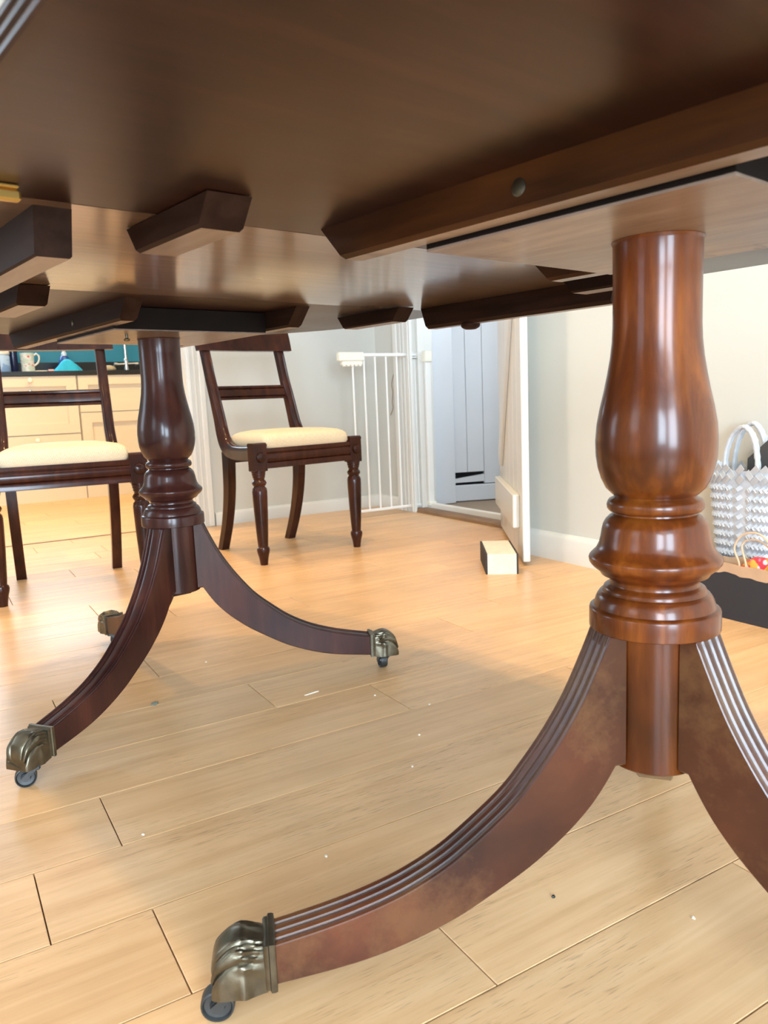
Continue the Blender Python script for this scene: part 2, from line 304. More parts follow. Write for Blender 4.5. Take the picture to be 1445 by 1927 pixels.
for i, (a, b_) in enumerate(WIN):
    mb = MB(); f_ = 0.05
    mb.box(XL-0.05, XL-0.01, a, a+f_, 0.12, 2.18).box(XL-0.05, XL-0.01, b_-f_, b_, 0.12, 2.18).box(XL-0.05, XL-0.01, a+f_, b_-f_, 0.12, 0.12+f_).box(XL-0.05, XL-0.01, a+f_, b_-f_, 2.18-f_, 2.18)
    struct(mb.build('window_%d' % (i+1), M['gloss']), 'white framed tall window in the left wall')
mb = MB(); mb.box(-0.15, -0.10, YK, YK+0.04, 1.1, 2.0).box(1.10, 1.15, YK, YK+0.04, 1.1, 2.0).box(-0.10, 1.10, YK, YK+0.04, 1.1, 1.15).box(-0.10, 1.10, YK, YK+0.04, 1.95, 2.0).box(0.48, 0.52, YK, YK+0.04, 1.15, 1.95)
struct(mb.build('window_4', M['gloss']), 'white framed window above the sink')
mb = MB(); mb.box(-1.35, -1.30, YB-0.05, YB-0.01, 0.12, 2.18).box(-0.20, -0.15, YB-0.05, YB-0.01, 0.12, 2.18).box(-1.30, -0.20, YB-0.05, YB-0.01, 0.12, 0.17).box(-1.30, -0.20, YB-0.05, YB-0.01, 2.13, 2.18)  # unseen window frame, added to go with the fill light
struct(mb.build('window_5', M['gloss']), 'white framed tall window added out of view behind the camera for fill light')
# hall beyond the doorway
wall('floor_hall', (2.175, XH, 1.9, 3.75, -0.03, -0.004), mat='carpet', label='brown carpet in the hall')
wall('wall_hall', (2.22, XH, 1.8, 1.9, 0, ZC), (XH, XH+0.1, 1.8, 3.8, 0, ZC), (2.22, XH, 3.62, 3.72, 0, ZC), mat='cool', label='pale hall wall')
wall('wall_hall_pier', (2.24, 2.445, 3.40, 3.62, 0, ZC), mat='cool', label='pale grey pier beside the hall cupboard')
# skirting
def skirt(name, p0, p1, nrm, h, t=0.016):
    p0 = Vector((*p0, 0)); p1 = Vector((*p1, 0)); n = Vector((*nrm, 0))
    prof = [(0, 0), (t, 0), (t, h*0.80), (t*0.8, h*0.90), (t*0.45, h*0.98), (0, h)]
    secs = [[p+n*a+Vector((0, 0, b_)) for a, b_ in prof] for p in (p0, p1)]
    return struct(MB().loft(secs).build(name, M['gloss'], angle=50))
skirt('baseboard_right', (XR, YB), (XR, 2.15), (-1, 0), 0.094)
skirt('baseboard_back', (1.165, YW), (2.10, YW), (0, -1), 0.064)
skirt('baseboard_doorway', (XD, YW), (XD, 3.405), (-1, 0), 0.064)
# kitchen opening casing and doorway casing (stepped mouldings)
def casing_y(name, x0, x1, y, z1):     # faces -y
    mb = MB(); w_ = x1-x0
    mb.box(x0, x1, y-0.014, y, 0, z1).box(x0+0.006, x0+0.022, y-0.024, y-0.014, 0, z1, 0.003).box(x1-0.030, x1-0.004, y-0.028, y-0.014, 0, z1, 0.004).box(x0+w_*0.4, x0+w_*0.52, y-0.019, y-0.014, 0, z1, 0.002)
    return struct(mb.build(name, M['gloss']))
struct(casing_y('trim_1', 1.070, 1.160, YW, 2.2), 'white moulded casing at the kitchen opening')
wall('trim_2', (1.070, 1.10, YW, YW+0.12, 0, 2.15), mat='gloss', label='white lining of the kitchen opening')
mb = MB(); mb.box(XD-0.014, XD, 3.255, 3.40, 0, 2.10).box(XD-0.026, XD-0.014, 3.36, 3.396, 0, 2.1, 0.004).box(XD-0.020, XD-0.014, 3.300, 3.318, 0, 2.1, 0.002).box(XD-0.020, XD-0.014, 3.328, 3.340, 0, 2.1, 0.002).box(XD-0.022, XD-0.014, 3.258, 3.272, 0, 2.1, 0.003)
struct(mb.build('trim_3', M['gloss']), 'white moulded door casing beside the safety gate')
mb = MB(); mb.box(XD, 2.24, 3.285, 3.30, 0.0, 2.02).box(2.14, 2.17, 3.265, 3.285, 0.0, 2.02)
struct(mb.build('trim_4', M['gloss']), 'white door lining on the far side of the doorway')
mb = MB(); mb.box(XD, 2.24, 2.56, 2.575, 0, 2.02)
struct(mb.build('trim_5', M['gloss']), 'white door lining on the hinge side of the doorway')
mb = MB(); prof = [(2.095, 0), (2.100, 0.012), (2.112, 0.018), (2.165, 0.018), (2.175, 0.010), (2.175, 0)]
mb.loft([[(x, y, z) for x, z in prof] for y in (2.50, 3.38)], smooth=False); struct(mb.build('trim_6', M['thresh']), 'worn brown timber threshold in the doorway')
mb = MB(); mb.box(XL, 1.07, 3.70, 3.712, 0, 0.002); struct(mb.build('trim_7', M['joint']), 'thin dark strip where the kitchen floor begins')
# ------------------------------------------------------------------ dining table
tbl = empty('dining_table', (0.5024, 1.0206, 0), TA-R(90))     # local +y = long axis, local +x = across, to the right
tag(tbl, 'long mahogany twin-pedestal dining table seen from underneath', 'table')
ZT, ZB = 0.7437, 0.704
def outline(y0, y1, r0, r1, hw=0.54):
    """outer edge of one panel, counter-clockwise; r0/r1 = corner radius at the y0/y1 end (0 = square)"""
    pts = []
    def corner(cx, cy, r, a0):
        n = 18
        for i in range(n+1):
            a = R(a0+90*i/n); pts.append((cx+r*math.cos(a), cy+r*math.sin(a), math.cos(a), math.sin(a), 1))
    if r0 > 0: corner(-hw+r0, y0+r0, r0, 180); corner(hw-r0, y0+r0, r0, 270)
    else: pts.extend([(-hw, y0, -1, 0, 0), (hw, y0, 1, 0, 0)])
    if r1 > 0: corner(hw-r1, y1-r1, r1, 0); corner(-hw+r1, y1-r1, r1, 90)
    else: pts.extend([(hw, y1, 1, 0, 0), (-hw, y1, -1, 0, 0)])
    return pts
PROF = [(0.012, 0)]
for k in range(3):
    for i in range(7):
        a = R(-90+180*i/6); PROF.append((0.0045-0.0045*math.cos(a), 0.0045+0.0075*k+0.0036*math.sin(a)))
PROF += [(0.006, 0.025)]
def panel(name, y0, y1, r0, r1, mat='under'):
    pts = outline(y0, y1, r0, r1); secs = []
    for ins, dz in PROF:
        secs.append([(x-nx*ins, y-ny*ins, ZT+dz) for x, y, nx, ny, k in pts])
    return MB().loft(secs, smooth=True).build(name, M[mat], tbl, angle=25)
S1, S2, EN = -0.236, 0.243, 0.95
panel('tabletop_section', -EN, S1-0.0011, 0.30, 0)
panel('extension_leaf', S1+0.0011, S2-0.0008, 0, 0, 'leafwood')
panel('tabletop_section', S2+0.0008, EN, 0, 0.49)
def bearer(name, x0, x1, y0, y1, z0, z1, b0, b1, mat, ch=0.004, z1b=None):
    """batten along y with raked ends (b0 / b1 = how far the lower edge is set back)"""
    prof = [(x0+ch, 0), (x1-ch, 0), (x1, ch), (x1, 1), (x0, 1), (x0, ch)]
    def sec(y, b):
        out = []
        for x, k in prof:
            z = z1 if k == 1 else z0+k
            t = (z1-z)/(z1-z0); out.append((x, y+b*t, z))
        return out
    o = MB().loft([sec(y0, b0), sec(y1, -b1)], smooth=False).build(name, mat, tbl)
    o.data.materials.append(M['block'])  # paler bottom faces: raw wood, with grazing reflection put into the colour
    for p in o.data.polygons:
        if p.normal.z < -0.9: p.material_index = 1
    return o
bearer('bearer', -0.178, -0.149, -0.86, -0.258, 0.7095, ZT, 0.03, 0.034, M['bearer'])
bearer('bearer', 0.149, 0.178, -0.86, -0.258, 0.7095, ZT, 0.03, 0.034, M['bearer'])
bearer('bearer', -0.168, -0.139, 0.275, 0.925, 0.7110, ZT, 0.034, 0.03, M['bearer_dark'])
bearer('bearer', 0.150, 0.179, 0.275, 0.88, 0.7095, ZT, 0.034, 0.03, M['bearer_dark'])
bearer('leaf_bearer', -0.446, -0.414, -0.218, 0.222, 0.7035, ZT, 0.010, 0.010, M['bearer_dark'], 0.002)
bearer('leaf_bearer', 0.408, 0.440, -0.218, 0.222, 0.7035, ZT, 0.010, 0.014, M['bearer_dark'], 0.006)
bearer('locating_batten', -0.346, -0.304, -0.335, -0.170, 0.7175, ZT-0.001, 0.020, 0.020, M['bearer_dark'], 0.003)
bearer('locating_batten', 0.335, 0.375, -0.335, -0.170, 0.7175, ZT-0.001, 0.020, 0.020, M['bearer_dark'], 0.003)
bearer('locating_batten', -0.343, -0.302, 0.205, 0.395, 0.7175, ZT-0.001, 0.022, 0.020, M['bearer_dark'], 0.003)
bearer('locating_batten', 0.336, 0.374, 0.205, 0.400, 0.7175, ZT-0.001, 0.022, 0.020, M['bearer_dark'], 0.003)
for s, c in ((-1, -0.527), (1, 0.527)):
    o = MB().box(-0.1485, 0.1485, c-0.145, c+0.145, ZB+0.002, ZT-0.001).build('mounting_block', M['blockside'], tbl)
    MB().box(-0.1485, 0.1485, c-0.145, c+0.145, ZB, ZB+0.0025).build('block_face', M['block'], o)
# brass leaf clips at the left of the first seam, screws, turn button
for x in (-0.475, -0.478):
    pass
def clip(x, y):
    o = MB().box(x-0.020, x+0.020, y-0.012, y+0.012, ZT-0.003, ZT-0.0002, 0.001).build('brass_clip', M['gold'], tbl)
    MB().box(x+0.004, x+0.022, y-0.009, y-0.001, ZT-0.012, ZT-0.003, 0.002).build('clip_tongue', M['gold'], o)
    return o
clip(-0.492, -0.262); clip(-0.497, -0.178)
MB().lathe([(0.0001, 0), (0.010, 0), (0.016, 0.003), (0.018, 0.006), (0.018, 0.010)], 24, (0.425, 0.105, 0.694)).build('turn_button', M['bearer_dark'], tbl)
def screw(x, y, z, nrm, r=0.006):
    q = Vector(nrm).to_track_quat('Z', 'Y').to_matrix().to_4x4(); q.translation = Vector((x, y, z))
    mb = MB(); mb.lathe([(r, -0.002), (r, 0.0006), (r*0.8, 0.0012)], 14, M=q)
    return mb.build('screw', M['brass'], tbl)
screw(-0.178, -0.517, 0.727, (-1, 0, 0), 0.007); screw(-0.168, 0.52, 0.728, (-1, 0, 0), 0.005)
mb = MB(); mb.lathe([(0.003, 0.010), (0.0025, -0.006), (0.006, -0.008), (0.005, -0.011), (0.001, -0.012)], 12, (-0.095, 0.46, ZB)); mb.build('loose_screw', M['brass'], tbl)
for x, y in ((-0.165, -0.31), (-0.153, 0.355), (-0.153, 0.60)):
    pass
# turned columns
CP = [(0.0, 0.7055), (0.0400, 0.7055), (0.0408, 0.7035), (0.0400, 0.7015), (0.0396, 0.700), (0.0393, 0.674), (0.0393, 0.645), (0.0394, 0.629), (0.0401, 0.6142), (0.0418, 0.599), (0.0444, 0.584), (0.0475, 0.5686), (0.0511, 0.5532), (0.0540, 0.5377), (0.0552, 0.5221), (0.0548, 0.508), (0.0530, 0.4965), (0.0500, 0.4865), (0.0455, 0.477), (0.0400, 0.4715), (0.0375, 0.4695),
      (0.0385, 0.4680), (0.0425, 0.4660), (0.0440, 0.4635), (0.0446, 0.4605), (0.0440, 0.4570), (0.0420, 0.4548), (0.0380, 0.4535), (0.0382, 0.4520), (0.0420, 0.4500), (0.0455, 0.4465), (0.0480, 0.4420), (0.0492, 0.4370), (0.0503, 0.4300), (0.0520, 0.4230), (0.0550, 0.4170), (0.0595, 0.4125), (0.0612, 0.4105), (0.0617, 0.4085), (0.0610, 0.4050), (0.0580, 0.4010), (0.0535, 0.3975), (0.0515, 0.3955), (0.0500, 0.3930), (0.0440, 0.3905), (0.0418, 0.3885), (0.0412, 0.3860),
      (0.0420, 0.3835), (0.0450, 0.3818), (0.0470, 0.3805), (0.0480, 0.3780), (0.0482, 0.3760), (0.0510, 0.3752), (0.0530, 0.3725), (0.0548, 0.3690), (0.0560, 0.3650), (0.0566, 0.3620), (0.0590, 0.3612), (0.0606, 0.3600), (0.0612, 0.3580), (0.0612, 0.3412), (0.0606, 0.3405), (0.0440, 0.3404), (0.0440, 0.206), (0.0425, 0.2045), (0.0, 0.2045)]
LEGU = [(0.040, 0.3405), (0.056, 0.3402), (0.068, 0.312), (0.086, 0.274), (0.108, 0.238), (0.132, 0.206), (0.156, 0.179), (0.196, 0.146), (0.225, 0.126), (0.262, 0.1075), (0.300, 0.0945), (0.340, 0.0845), (0.392, 0.0745)]
LEGL = [(0.040, 0.2100), (0.050, 0.2100), (0.0615, 0.191), (0.076, 0.171), (0.096, 0.150), (0.1185, 0.131), (0.142, 0.114), (0.180, 0.0915), (0.212, 0.0745), (0.252, 0.0590), (0.292, 0.0478), (0.334, 0.0408), (0.392, 0.0345)]
def catmull(P, n):
    out = []
    for i in range(len(P)-1):
        p0, p1, p2, p3 = P[max(i-1, 0)], P[i], P[i+1], P[min(i+2, len(P)-1)]
        for k in range(n):
            t = k/n; out.append(tuple(0.5*((2*b)+(-a+c)*t+(2*a-5*b+4*c-d)*t*t+(-a+3*b-3*c+d)*t**3) for a, b, c, d in zip(p0, p1, p2, p3)))
    out.append(P[-1]); return out
# top of the leg: two fine reeds at each edge, shallow hollow band between
TOP = [(-1.0, -0.0010), (-0.96, 0.0), (-0.88, 0.0004), (-0.80, 0.0), (-0.75, -0.0022), (-0.70, -0.0002), (-0.62, 0.0004), (-0.54, -0.0002), (-0.49, -0.0026), (-0.42, -0.0016), (-0.2, -0.0010), (0.0, -0.0008), (0.2, -0.0010), (0.42, -0.0016), (0.49, -0.0026), (0.54, -0.0002), (0.62, 0.0004), (0.70, -0.0002), (0.75, -0.0022), (0.80, 0.0), (0.88, 0.0004), (0.96, 0.0), (1.0, -0.0010)]
TOP2 = [(-1.0, -0.0010), (-0.96, 0.0), (-0.85, 0.0008), (-0.66, 0.0), (-0.56, -0.0030), (-0.46, 0.0), (-0.28, 0.0010), (-0.10, 0.0), (0.0, -0.0030), (0.10, 0.0), (0.28, 0.0010), (0.46, 0.0), (0.56, -0.0030), (0.66, 0.0), (0.85, 0.0008), (0.96, 0.0), (1.0, -0.0010)]
def leg_mesh(top, mat):
    U = catmull(LEGU[1:], 4); Lw = catmull(LEGL[1:], 4); U.insert(0, LEGU[0]); Lw.insert(0, LEGL[0]); secs = []
    for k, (u, l) in enumerate(zip(U, Lw)):
        t = k/(len(U)-1); hw = 0.0222-0.0022*t
        du = Vector((U[min(k+1, len(U)-1)][0]-U[max(k-1, 0)][0], U[min(k+1, len(U)-1)][1]-U[max(k-1, 0)][1])).normalized(); nx, nz = -du.y, du.x
        if nz < 0 or k == 0: nx, nz = 0.0, 1.0
        sec = [Vector((u[0]+nx*d, hw*s, u[1]+nz*d)) for s, d in top]
        sec += [Vector((l[0]*0.25+u[0]*0.75, hw, l[1]*0.25+u[1]*0.75)), Vector((l[0], hw, l[1]+0.002)), Vector((l[0], hw-0.002, l[1])), Vector((l[0], -hw+0.002, l[1])), Vector((l[0], -hw, l[1]+0.002)), Vector((l[0]*0.25+u[0]*0.75, -hw, l[1]*0.25+u[1]*0.75))]
        secs.append(sec)
    return MB().loft(secs).mesh('leg', mat, angle=28)
def paw_mesh():
    mb = MB(); secs = []; nS = 26; nA = 49
    for k in range(nS+1):
        s = k/nS; x = 0.394+0.050*s
        zt = 0.0775+0.0035*math.sin(s*math.pi)-0.016*max(0, (s-0.55)/0.45)**1.6-0.012*max(0, (s-0.9)/0.1)**2; zb = 0.0305
        hw = 0.0205+0.0035*math.sin(math.pi*min(1, s*0.9))-0.003*max(0, (s-0.85)/0.15)**2
        sec = []
        for i in range(nA):
            a = i/(nA-1)           # left bottom -> over the top -> right bottom
            ang = math.pi*(1-a)
            cx_ = math.copysign(abs(math.cos(ang))**0.45, math.cos(ang)); sz = abs(math.sin(ang))**0.42
            toe = abs(math.sin((a-0.5)*math.pi*4.0+math.pi/2)); g_ = max(0, (s-0.30)/0.70); amp = 0.0003+0.0038*g_
            knuckle = 0.0016*math.exp(-((s-0.42)/0.10)**2)*toe
            hair = 0.0011*math.sin(a*75+6*s)*max(0, math.sin(min(1, s*1.6)*math.pi))
            d = amp*(toe**0.6-0.75)+hair+knuckle; rr = 1+d/0.022
            sec.append(Vector((x+0.0035*(toe**0.6-0.6)*max(0, (s-0.75)/0.25), hw*cx_*rr, zb+(zt-zb)*sz+d*sz)))
        secs.append(sec)
    mb.loft(secs)
    # collar
    c = []
    for x, g in ((0.3845, 0.0), (0.3850, 0.0024), (0.3868, 0.0030), (0.3905, 0.0030), (0.3915, 0.0014), (0.3945, 0.0012), (0.3960, 0.0)):
        hw, zb, zt = 0.0205+g, 0.034-g, 0.0765+g
        c.append([Vector((x, -hw, zb)), Vector((x, hw, zb)), Vector((x, hw, zt)), Vector((x, -hw, zt))])
    mb.loft(c, smooth=False)
    return mb.mesh('paw_foot', M['brass'], angle=40)
def castor_mesh():
    mb = MB(); q = Matrix.Rotation(R(90), 4, 'X')
    mb.lathe([(0.0, -0.0075), (0.0065, -0.0075), (0.0075, -0.0045), (0.0125, -0.0050), (0.0140, -0.0075), (0.0155, -0.0070), (0.0160, -0.0045), (0.0160, 0.0045), (0.0155, 0.0070), (0.0140, 0.0075), (0.0125, 0.0050), (0.0075, 0.0045), (0.0065, 0.0075), (0.0, 0.0075)], 28, M=Matrix.Translation((0, 0, 0.016)) @ q)
    # fork
    for s in (-1, 1):
        mb.loft([[Vector((x, s*0.0095+dy, z)) for x, z in ((-0.004, 0.012), (0.004, 0.012), (0.006, 0.018), (-0.010, 0.031), (-0.020, 0.031), (-0.006, 0.018))] for dy in (-0.0016, 0.0016)], smooth=False)
    mb.box(-0.022, -0.006, -0.011, 0.011, 0.026, 0.0335, 0.002)
    return mb.mesh('castor', M['wheel'])
paw_me = paw_mesh(); cast_me = castor_mesh()
def pedestal(cy, base_deg, mcol, mleg, top, castors):
    c = MB().lathe(CP, 64).build('pedestal_column', mcol, tbl, angle=40); c.location = (0.004 if cy < 0 else -0.004, cy, 0)
    n = MB().box(-0.020, 0.020, -0.014, 0.014, 0.196, 0.2046).build('column_plug', mcol, c)
    lm = leg_mesh(top, mleg)
    for k in range(3):
        o = bpy.data.objects.new('leg', lm); COL.objects.link(o); o.parent = tbl; o.location = c.location; o.rotation_euler = (0, 0, R(base_deg+120*k))
        p = bpy.data.objects.new('paw_foot', paw_me); COL.objects.link(p); p.parent = o
        r_, off, yaw = castors[k]
        w_ = bpy.data.objects.new('castor', cast_me); COL.objects.link(w_); w_.parent = o; w_.location = (r_, off, 0); w_.rotation_euler = (0, 0, R(yaw))
D0 = 99.6-90.0
pedestal(-0.527, 159.3-D0, M['col'], M['leg'], TOP2, [(0.441, 0.004, -5), (0.43, 0, 10), (0.43, 0, 0)])
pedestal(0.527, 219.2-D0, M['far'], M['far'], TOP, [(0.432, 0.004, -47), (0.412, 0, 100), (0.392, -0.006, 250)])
# ------------------------------------------------------------------ dining chairs
def chair_proto():
    root = empty('dining_chair')
    cm = M['chair']
    xo = lambda y: 0.2125-0.0395*max(0, min(1, (y-0.02)/0.33))      # half width, narrowing to the back
    # side rail sweeping up into the back stile
    path = [(0.040, 0.402, 0.054), (0.10, 0.398, 0.052), (0.18, 0.396, 0.052), (0.24, 0.400, 0.053), (0.285, 0.412, 0.056), (0.316, 0.437, 0.056), (0.338, 0.475, 0.051), (0.356, 0.53, 0.043), (0.379, 0.60, 0.037), (0.407, 0.68, 0.031), (0.430, 0.76, 0.030), (0.452, 0.83, 0.029), (0.466, 0.872, 0.028)]
    P = catmull([p+(0,) for p in path], 4)
    for s in (-1, 1):
        secs = []
        for k, p in enumerate(P):
            a, b_ = P[max(k-1, 0)], P[min(k+1, len(P)-1)]; t = Vector((b_[0]-a[0], b_[1]-a[1])).normalized(); n = Vector((-t.y, t.x)); h = p[2]/2; x = s*(xo(p[0])-0.004); w_ = 0.0160
            sec = []
            for dx, dn in ((-w_, -h), (w_, -h), (w_, h*0.72), (w_*0.75, h*0.93), (0, h), (-w_*0.75, h*0.93), (-w_, h*0.72)):
                sec.append(Vector((x+dx, p[0]+n.x*dn, p[1]+n.y*dn)))
            secs.append(sec)
        MB().loft(secs).build('stile', cm, root, angle=50)
        # sabre back leg
        lp = catmull([(0.318, 0.395, 0.048), (0.322, 0.33, 0.044), (0.330, 0.25, 0.040), (0.348, 0.17, 0.037), (0.376, 0.09, 0.034), (0.418, 0.0, 0.032)], 4); secs = []
        for k, p in enumerate(lp):
            h = p[2]/2; x = s*(0.163-0.004*(1-p[1]/0.4)); w_ = 0.0165
            secs.append([Vector((x-w_, p[0]-h, p[1])), Vector((x+w_, p[0]-h, p[1])), Vector((x+w_, p[0]+h, p[1])), Vector((x-w_, p[0]+h, p[1]))])
        MB().loft(secs).build('back_leg', cm, root, angle=45)
        # front corner block with round boss, turned leg
        x = s*0.2125
        b = MB().box(x-0.0265, x+0.0265, -0.002, 0.044, 0.337, 0.425, 0.002); b.loft([[Vector((x+dx, y, z)) for y, z in ((-0.002, 0.423), (0.044, 0.423), (0.044, 0.433), (0.036, 0.4365), (0.006, 0.4365), (-0.002, 0.431))] for dx in (-0.0265, 0.0265)], smooth=False)
        blk = b.build('corner_block', cm, root)
        q = Matrix.Translation((x, -0.002, 0.386)) @ Matrix.Rotation(R(90), 4, 'X')
        MB().lathe([(0.0185, 0.0), (0.0185, 0.003), (0.0165, 0.007), (0.0100, 0.010), (0.0, 0.011)], 24, M=q).build('boss', cm, blk)
        MB().lathe([(0.0, 0.340), (0.0255, 0.340), (0.0255, 0.333), (0.0240, 0.331), (0.0240, 0.324), (0.0222, 0.322), (0.0222, 0.316), (0.0200, 0.313), (0.0195, 0.306), (0.0235, 0.302), (0.0262, 0.296), (0.0235, 0.288), (0.0200, 0.285), (0.0205, 0.281), (0.0250, 0.276), (0.0268, 0.266), (0.0265, 0.240), (0.0240, 0.170), (0.0203, 0.100), (0.0183, 0.072), (0.0178, 0.066), (0.0220, 0.062), (0.0235, 0.054), (0.0218, 0.044), (0.0180, 0.030), (0.0150, 0.012), (0.0135, 0.0), (0.0, 0.0)], 28, (x, 0.021, 0)).build('front_leg', cm, root)
    # reeded front rail
    prof = [(0.000, 0.345), (0.034, 0.345), (0.034, 0.416), (0.004, 0.416), (0.002, 0.405), (0.006, 0.3985), (0.003, 0.3965), (0.000, 0.3900), (0.000, 0.3780), (0.003, 0.3700), (0.007, 0.3675), (0.002, 0.3640), (0.000, 0.3560)]
    MB().loft([[Vector((x, y, z)) for y, z in prof] for x in (-0.189, 0.189)]).build('front_rail', cm, root, angle=25)
    MB().box(-0.150, 0.150, 0.300, 0.322, 0.352, 0.412, 0.002).build('back_rail', cm, root)
    # drop-in seat
    secs = []; N_ = 56
    def rim(w0, w1, y0, y1, z, e=7.0):
        out = []
        for i in range(N_):
            a = 2*math.pi*i/N_; c, s_ = math.cos(a), math.sin(a)
            u = math.copysign(abs(c)**(2/e), c); v = math.copysign(abs(s_)**(2/e), s_)
            y = (y0+y1)/2+(y1-y0)/2*v; t = (y-y0)/(y1-y0); out.append(Vector((u*(w0+(w1-w0)*t), y, z)))
        return out
    for ins, z, e in ((0.010, 0.408, 14), (0.002, 0.414, 14), (-0.003, 0.424, 14), (-0.003, 0.440, 13), (0.000, 0.452, 12), (0.008, 0.461, 10), (0.022, 0.468, 8), (0.055, 0.474, 6), (0.12, 0.477, 5)):
        secs.append(rim(max(0.01, 0.188-ins), max(0.01, 0.152-ins), 0.004+ins, 0.325-ins, z, e))
    MB().loft(secs).build('seat', M['seat'], root, angle=60)
    # mid rail (reeded) and bowed crest rail
    def bowed(name, x1, prof, bow, yc, rake, parent=root):
        secs = []
        for k in range(17):
            u = -1+2*k/16; x = x1*u; dy = bow*(1-u*u)
            secs.append([Vector((x, yc+dy+y+(z-zref)*rake, z)) for y, z in prof])
        return MB().loft(secs).build(name, cm, parent, angle=30)
    zref = 0.62
    bowed('mid_rail', 0.160, [(-0.004, 0.5925), (0.008, 0.5925), (0.008, 0.647), (-0.004, 0.647), (-0.006, 0.643), (-0.005, 0.638), (-0.001, 0.6355), (-0.007, 0.632), (-0.009, 0.620), (-0.007, 0.607), (-0.001, 0.6040), (-0.005, 0.6015), (-0.006, 0.597)], 0.014, 0.391, 0.25)
    zref = 0.83
    cpf = [(-0.018, 0.786), (0.006, 0.784), (0.012, 0.83), (0.010, 0.882), (0.000, 0.890), (-0.010, 0.882), (-0.017, 0.84)]
    bowed('crest_rail', 0.212, cpf, 0.026, 0.432, 0.22)
    return root
ch = chair_proto(); ch.location = (1.213, 2.590, 0); ch.rotation_euler = (0, 0, R(9.6))
G = 'matching mahogany dining chairs'
tag(ch, 'mahogany dining chair with cream seat, in front of the white safety gate', 'chair', G)
ch2 = copy_tree(ch); ch2.location = (0.358, 2.505, 0); ch2.rotation_euler = (0, 0, R(-5.4))
tag(ch2, 'mahogany dining chair with cream seat, in front of the kitchen drawers', 'chair', G)
# ------------------------------------------------------------------ safety gate in the doorway
g = empty('safety_gate', (2.17, 3.27, 0)); tag(g, 'white metal child safety gate standing open in the doorway', 'gate')
def gp(p): return (p[0]-2.17, p[1]-3.27, p[2])
YG = 3.285
MB().box(*[a for a in (1.775-2.17, 2.176-2.17, YG-3.27-0.008, YG-3.27+0.008, 0.776, 0.792)], 0.003).build('top_rail', M['gate'], g)
MB().box(1.775-2.17, 2.19-2.17, YG-3.27-0.008, YG-3.27+0.008, 0.026, 0.040, 0.003).build('bottom_rail', M['gate'], g)
for i in range(6):
    x = 1.782+0.0615*i; MB().tube([gp((x, YG, z)) for z in (0.036, 0.40, 0.780)], 0.0047, 10).build('bar', M['gate'], g)
for x in (2.134, 2.156): MB().tube([gp((x, YG, z)) for z in (0.036, 0.40, 0.776)], 0.0055, 10).build('hinge_bar', M['gate'], g)
lt = MB().box(1.705-2.17, 1.840-2.17, YG-3.27-0.016, YG-3.27+0.016, 0.755, 0.797, 0.005).build('latch_housing', M['plastic'], g)
mb = MB(); mb.box(1.722-2.17, 1.832-2.17, YG-3.27-0.012, YG-3.27+0.012, 0.737, 0.756, 0.003)
for k in range(5): mb.box(1.726-2.17+k*0.021, 1.740-2.17+k*0.021, YG-3.27-0.014, YG-3.27+0.0, 0.731, 0.739, 0.002)
mb.build('latch_grip', M['plastic'], lt)
MB().box(2.172-2.17, 2.205-2.17, -0.022, 0.014, 0.0, 0.800, 0.003).build('hinge_post', M['gate'], g)
MB().box(2.166-2.17, 2.210-2.17, -0.030, 0.006, 0.745, 0.800, 0.004).build('hinge_cap', M['plastic'], g)
MB().box(2.166-2.17, 2.212-2.17, -0.030, 0.006, 0.026, 0.046, 0.003).build('hinge_cap', M['plastic'], g)
MB().lathe([(0.0, -0.016), (0.006, -0.016), (0.006, 0.016), (0.0, 0.016)], 12, M=Matrix.Translation((2.118-2.17, YG-3.27-0.012, 0.769)) @ Matrix.Rotation(R(90), 4, 'Y')).build('spring_bolt', M['steel'], g)
MB().box(2.176-2.17, 2.204-2.17, 2.578-3.27, -0.024, 0.005, 0.040, 0.003).build('threshold_bar', M['gate'], g)
MB().box(2.176-2.17, 2.204-2.17, 2.578-3.27, 2.602-3.27, 0.040, 0.800, 0.003).build('latch_post', M['plastic'], g)
MB().box(2.166-2.17, 2.208-2.17, 2.578-3.27, 2.616-3.27, 0.745, 0.800, 0.004).build('latch_keeper', M['plastic'], g)
# ------------------------------------------------------------------ open plank door and wedge
hx, hy = 2.088, 2.560; ex, ey = 1.682, 1.945
da = math.atan2(ey-hy, ex-hx); DW = math.hypot(ex-hx, ey-hy)
door = empty('door_1', (hx, hy, 0), da); struct(door, 'white ledged plank door standing open against the right wall')
# local x from hinge to leading edge; +y side faces the wall, -y side faces the room
nP = 6
for k in range(nP):
    x0 = DW*k/nP; x1 = DW*(k+1)/nP
    MB().box(x0+0.0012, x1-0.0012, -0.012, 0.012, 0.014, 1.98, 0.0025).build('plank', M['gloss'], door)
for z0 in (0.118, 0.93, 1.62):
    l = MB().box(0.03, DW-0.070, -0.036, -0.012, z0, z0+0.115, 0.003).build('ledge', M['gloss'], door)
    for s_ in (0.12, 0.16):
        pass
for z0, z1 in ((0.235, 0.935), (1.045, 1.625)):
    Lb = math.hypot(DW-0.22, z1-z0); q = Matrix.Translation((0.10, 0, z0)) @ Matrix.Rotation(-math.atan2(z1-z0, DW-0.22), 4, 'Y')
    MB().box(0.06, Lb-0.03, -0.026, -0.012, -0.0, 0.075, 0.003, M=q).build('brace', M['gloss'], door)
MB().box(DW-0.05, DW-0.036, -0.030, -0.012, 0.98, 1.10, 0.003).build('latch', M['black'], door)
st = empty('door_stop_block', (1.503, 1.937, 0), math.atan2(1.873-1.937, 1.590-1.503)); tag(st, 'chipped cream block with dark sides wedged against the open door', 'door stop')
mb = MB(); 
nx, ny, nz = 6, 8, 4
